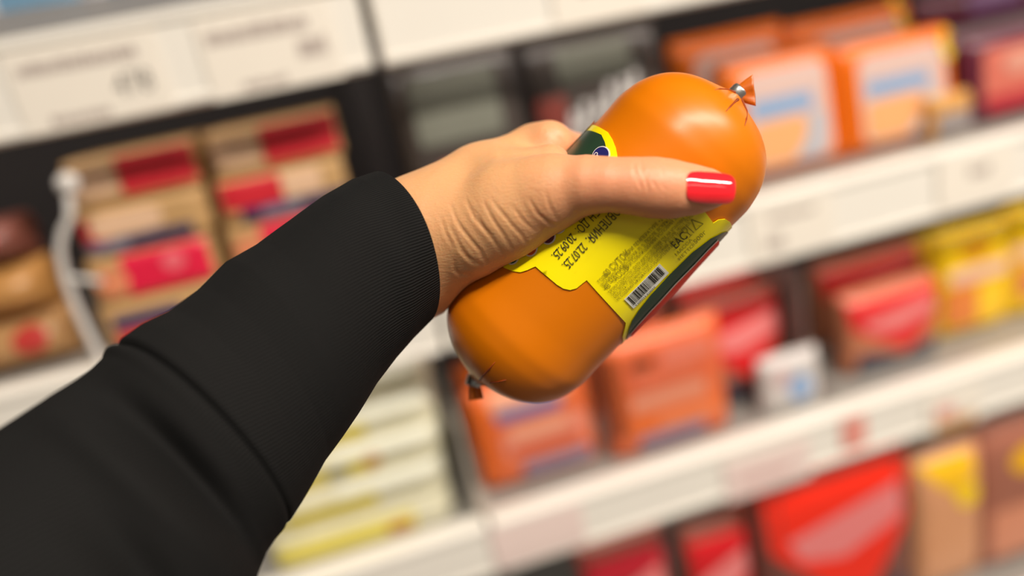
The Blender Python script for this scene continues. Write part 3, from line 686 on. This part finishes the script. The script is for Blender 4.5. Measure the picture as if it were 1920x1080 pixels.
for pts, dep, sg in lines:
    pts = np.array(resample(pts, 2, False)); d2 = np.full(len(hv), 1e9); tpos = np.zeros(len(hv))
    near = facing & (pxv[:, 0] > pts[:, 0].min()-20) & (pxv[:, 0] < pts[:, 0].max()+20) & (pxv[:, 1] > pts[:, 1].min()-20) & (pxv[:, 1] < pts[:, 1].max()+20)
    idn = np.where(near)[0]
    if not len(idn): continue
    dd = np.sqrt(((pxv[idn][:, None]-pts[None])**2).sum(2)); j = dd.argmin(1); d = dd.min(1); tt = j/(len(pts)-1)
    taper = np.sin(np.pi*np.clip(.12+.76*tt, 0, 1))
    disp[idn] += -.5*dep*taper*(np.exp(-(d/sg)**2)-.3*np.exp(-((d-2.2*sg)/(1.3*sg))**2))
hv = hv+nrm*disp[:, None]
# skin material
ms = bpy.data.materials.new('skin'); ms.use_nodes = True; nt = ms.node_tree; b = nt.nodes['Principled BSDF']
b.inputs['Roughness'].default_value = .46; b.inputs['Specular IOR Level'].default_value = .4
b.inputs['Subsurface Weight'].default_value = .35; b.inputs['Subsurface Radius'].default_value = (.010, .0035, .0018); b.inputs['Subsurface Scale'].default_value = .4
tc = nt.nodes.new('ShaderNodeTexCoord')
def noise(sc, det=3):
    n = nt.nodes.new('ShaderNodeTexNoise'); n.inputs['Scale'].default_value = sc; n.inputs['Detail'].default_value = det; nt.links.new(tc.outputs['Object'], n.inputs['Vector']); return n
at = nt.nodes.new('ShaderNodeAttribute'); at.attribute_name = 'flush'
n1 = noise(45); mx = nt.nodes.new('ShaderNodeMix'); mx.data_type = 'RGBA'
mx.inputs[6].default_value = lin((206, 152, 104))+(1,); mx.inputs[7].default_value = lin((218, 162, 114))+(1,); nt.links.new(n1.outputs['Fac'], mx.inputs[0])
mx2 = nt.nodes.new('ShaderNodeMix'); mx2.data_type = 'RGBA'; mx2.inputs[7].default_value = lin((222, 144, 108))+(1,)
nt.links.new(mx.outputs[2], mx2.inputs[6]); nt.links.new(at.outputs['Fac'], mx2.inputs[0]); nt.links.new(mx2.outputs[2], b.inputs['Base Color'])
vo = nt.nodes.new('ShaderNodeTexVoronoi'); vo.inputs['Scale'].default_value = 900; nt.links.new(tc.outputs['Object'], vo.inputs['Vector'])
mp = nt.nodes.new('ShaderNodeMapping'); nt.links.new(tc.outputs['Object'], mp.inputs['Vector']); mp.inputs['Rotation'].default_value = (0, .35, 0); mp.inputs['Scale'].default_value = (380, 380, 1100)
nn = nt.nodes.new('ShaderNodeTexNoise'); nn.inputs['Scale'].default_value = 1; nn.inputs['Detail'].default_value = 4; nt.links.new(mp.outputs['Vector'], nn.inputs['Vector'])
ad = nt.nodes.new('ShaderNodeMath'); ad.operation = 'MULTIPLY_ADD'; ad.inputs[1].default_value = .35; nt.links.new(vo.outputs['Distance'], ad.inputs[0]); nt.links.new(nn.outputs['Fac'], ad.inputs[2])
bp = nt.nodes.new('ShaderNodeBump'); bp.inputs['Strength'].default_value = .28; bp.inputs['Distance'].default_value = .0006
nt.links.new(ad.outputs[0], bp.inputs['Height']); nt.links.new(bp.outputs['Normal'], b.inputs['Normal'])
hand = mesh('hand', c2w_many(hv), hq, ms); pchild(hand)
fl = np.clip((pxv[:, 0]-960)/160, 0, 1)*.75        # thumb and fingers are ruddier than the wrist
fl = np.maximum(fl, (hv[:, 2] < -.345)*.6)
at_ = hand.data.attributes.new('flush', 'FLOAT', 'POINT'); at_.data.foreach_set('value', fl.astype(np.float32))

# nails
m_nail = mat('nail_polish', (240, 34, 44), .12, spec=.6, vary=.02, coat=1.0)
def nail(center, ux, vx, nx_, hw, hl, curve, name='fingernail', ex=5.5):
    """center (camera space), ux along the nail, vx across, nx_ outwards"""
    n = 26; rings = 9; V = []; Fc = []
    def pt(r, t, inner):
        cu, sv = math.cos(t), math.sin(t); kq = (abs(cu)**ex+abs(sv)**ex)**(-1/ex)
        u = cu*kq*r; v = sv*kq*r
        if u > 0: v *= 1-.04*u
        else: v *= 1-.06*u*u
        z = -curve*v*v*(1+.1*u)-.0010*u*abs(u)+(.00045*(1-r**8) if not inner else -.0009)
        return center+ux*u*hl+vx*v*hw+nx_*z
    V.append(c2w(center+nx_*.00045))
    for i in range(1, rings+1):
        for k in range(n*2): V.append(c2w(pt(math.sin(i/rings*math.pi/2), math.pi*k/n, False)))
    m_ = n*2
    for k in range(m_): V.append(c2w(pt(.985, math.pi*k/n, True)))
    for k in range(m_): Fc.append((0, 1+k, 1+(k+1) % m_))
    for i in range(rings):
        for k in range(m_): Fc.append((1+i*m_+k, 1+(i+1)*m_+k, 1+(i+1)*m_+(k+1) % m_, 1+i*m_+(k+1) % m_))
    Fc.append(tuple(1+rings*m_+k for k in range(m_))[::-1])
    o = fixn(mesh(name, V, Fc, m_nail)); return pchild(o)
nc = campt(1334, 349, .2688)
ux = campt(1382, 352, .2700)-campt(1286, 347, .2688); ux /= np.linalg.norm(ux); vx_ = np.cross(np.array([0, 0, 1.]), ux); vx_ /= np.linalg.norm(vx_)
tl = math.radians(-6); nn_ = np.cross(ux, vx_)
if nn_[2] < 0: nn_ = -nn_
vt = vx_*math.cos(tl)+nn_*math.sin(tl); nt_ = nn_*math.cos(tl)-vx_*math.sin(tl)
nail(nc, ux, vt, nt_, .0060, .0094, .0024)
for fch in fingers:
    tp, r = fch[-1]; pv = fch[-2][0]; d = tp-pv; d /= np.linalg.norm(d)
    q = tp-SO; q -= a3*q.dot(a3); q /= np.linalg.norm(q); q -= d*q.dot(d); q /= np.linalg.norm(q)
    nail(tp+q*(r+.0004)+d*.002, d, a3, q, r*.8, .0085, .0022)

# ------------------------------------------------------------------ the sleeve
mf = bpy.data.materials.new('black_fabric'); mf.use_nodes = True; nt = mf.node_tree; b = nt.nodes['Principled BSDF']
b.inputs['Base Color'].default_value = lin((24, 23, 22))+(1,); b.inputs['Roughness'].default_value = .85; b.inputs['Specular IOR Level'].default_value = .12
b.inputs['Sheen Weight'].default_value = .0; b.inputs['Sheen Roughness'].default_value = .5
uvn = nt.nodes.new('ShaderNodeUVMap'); uvn.uv_map = 'UVMap'
mp = nt.nodes.new('ShaderNodeMapping'); mp.inputs['Rotation'].default_value = (0, 0, math.radians(14)); nt.links.new(uvn.outputs['UV'], mp.inputs['Vector'])
wv = nt.nodes.new('ShaderNodeTexWave'); wv.bands_direction = 'Y'; wv.inputs['Scale'].default_value = 260; wv.inputs['Distortion'].default_value = .5; wv.inputs['Detail'].default_value = 1
nt.links.new(mp.outputs['Vector'], wv.inputs['Vector'])
no = nt.nodes.new('ShaderNodeTexNoise'); no.inputs['Scale'].default_value = 1800; nt.links.new(uvn.outputs['UV'], no.inputs['Vector'])
ad = nt.nodes.new('ShaderNodeMath'); ad.operation = 'MULTIPLY_ADD'; ad.inputs[1].default_value = .4; nt.links.new(no.outputs['Fac'], ad.inputs[0]); nt.links.new(wv.outputs['Fac'], ad.inputs[2])
bp = nt.nodes.new('ShaderNodeBump'); bp.inputs['Strength'].default_value = .6; bp.inputs['Distance'].default_value = .0006
nt.links.new(ad.outputs[0], bp.inputs['Height']); nt.links.new(bp.outputs['Normal'], b.inputs['Normal'])
cr = nt.nodes.new('ShaderNodeMix'); cr.data_type = 'RGBA'; cr.inputs[6].default_value = lin((14, 13, 13))+(1,); cr.inputs[7].default_value = lin((30, 29, 28))+(1,)
nt.links.new(wv.outputs['Fac'], cr.inputs[0]); nt.links.new(cr.outputs[2], b.inputs['Base Color'])
# silhouette pairs (upper edge pixel, lower edge pixel, depth) from the cuff to out of the frame
pairs = [((716, 333), (826, 582), .318), ((690, 333), (806, 602), .3165), ((648, 346), (768, 640), .314), ((597, 376), (738, 676), .310), ((535, 424), (702, 724), .305), ((472, 471), (668, 780), .300), ((417, 503), (640, 822), .296),
         ((365, 556), (608, 866), .291), ((310, 598), (583, 912), .287), ((259, 624), (562, 948), .283), ((222, 652), (545, 975), .280), ((200, 672), (530, 995), .278), ((196, 690), (515, 1012), .276), ((150, 722), (500, 1035), .273), ((80, 776), (484, 1080), .268), ((0, 830), (465, 1150), .262), ((-120, 905), (430, 1260), .253), ((-300, 1030), (350, 1450), .240), ((-560, 1240), (200, 1750), .222)]
cs = []; rs = []; nvs = []
for (p, q, d) in pairs:
    A_ = campt(*p, d); B_ = campt(*q, d); cs.append((A_+B_)/2); rs.append(np.linalg.norm(A_-B_)/2); nvs.append((A_-B_)/np.linalg.norm(A_-B_))
cs = np.array(cs); rs = np.array(rs); nvs = np.array(nvs)
arc = np.concatenate([[0], np.cumsum(np.linalg.norm(np.diff(cs, axis=0), axis=1))])
SEAM = arc[10]+.002
def sleeve_pt(s, th, inset=0.0):
    c = np.array([np.interp(s, arc, cs[:, i]) for i in range(3)]); r = np.interp(s, arc, rs)
    up = np.array([np.interp(s, arc, nvs[:, i]) for i in range(3)]); up /= np.linalg.norm(up)
    s0, s1 = max(0, s-.02), min(arc[-1], s+.02)
    ax = np.array([np.interp(s0, arc, cs[:, i])-np.interp(s1, arc, cs[:, i]) for i in range(3)]); ax /= np.linalg.norm(ax)      # towards the hand
    fr = np.cross(up, ax); fr /= np.linalg.norm(fr)
    if fr[2] < 0: fr = -fr                          # towards the viewer
    rd = r*(1.0 if s > .02 else 1.0)
    fd = 1.0
    # th = 0 upper edge, 90 degrees facing the viewer, 180 lower edge
    k = 0.0
    x = s-SEAM
    front = max(0, math.sin(th))
    # fold beyond the seam: groove, rolled ridge, deep drape crease running to the lower edge
    k += -.0024*math.exp(-(x/.0012)**2)*(.25+.75*max(0, math.cos(th/2)))
    k += .0016*math.exp(-((x-.006)/.004)**2)*(.5+.5*math.cos(th))
    w1 = .014+.010*(th/math.pi); k += -.0095*math.exp(-((x-w1)/.0050)**2)*math.exp(-((th-1.75)/.75)**2)
    w2 = .024+.016*(th/math.pi); k += .0040*math.exp(-((x-w2)/.006)**2)*math.exp(-((th-1.6)/.8)**2)
    w3 = .030+.034*(th/math.pi); k += -.0075*math.exp(-((x-w3)/.007)**2)*math.exp(-((th-2.1)/.5)**2)
    k += .0020*math.sin(55*x+3*th)*(1/(1+math.exp(-(x-.05)/.01)))*front
    # soft dents in the cuff
    k += -.0016*math.exp(-((s-.030)/.010)**2)*math.exp(-((th-2.0)/.5)**2)
    k += -.0010*math.exp(-((s-.017)/.006)**2)*math.exp(-((th-1.6)/.7)**2)
    k += .0009*math.sin(140*s+2.2*math.sin(2*th))*math.exp(-(s/.06)**2)*front
    k -= inset
    lean = (.0090-.001*min(1, s/.05))*math.sin(th)
    p = c+ax*lean+up*math.cos(th)*(rd+k)+fr*math.sin(th)*(rd*fd+k)
    # the cuff mouth leans so its near side reaches further over the wrist
    return p
def tube_part(name, s0, s1, ns, nt_, end_lip=None):
    V = []; Fc = []; uv = []
    S_ = list(np.linspace(s0, s1, ns))
    rows = [(s, 0) for s in S_]
    rows = [(s0+.006, .0028), (s0+.0015, .0028), (s0+.0002, .0018), (s0-.0001, .0008)]+rows+[(s1, .002), (s1-.004, .003)]
    for s, ins in rows:
        for k in range(nt_):
            th = 2*math.pi*k/nt_; V.append(c2w(sleeve_pt(max(0, s), th, ins)))
    n = nt_
    for i in range(len(rows)-1):
        for k in range(n): Fc.append((i*n+k, i*n+(k+1) % n, (i+1)*n+(k+1) % n, (i+1)*n+k))
    if name == 'sleeve': Fc.append(tuple((len(rows)-1)*n+k for k in range(n)))
    o = mesh(name, V, Fc, mf); me = o.data
    ul = me.uv_layers.new(name='UVMap'); li = 0
    for poly in me.polygons:
        for vi in poly.vertices:
            r_, k = divmod(vi, n)
            if k == 0 and any(v % n == n-1 for v in poly.vertices): k = n
            ul.data[li].uv = (rows[r_][0]*1.0, k/n*.24); li += 1
    return fixn(o)
cuff = tube_part('cuff', .0065, SEAM, 130, 150); pchild(cuff)
sleeve = tube_part('sleeve', SEAM, arc[-1], 130, 150); pchild(sleeve)
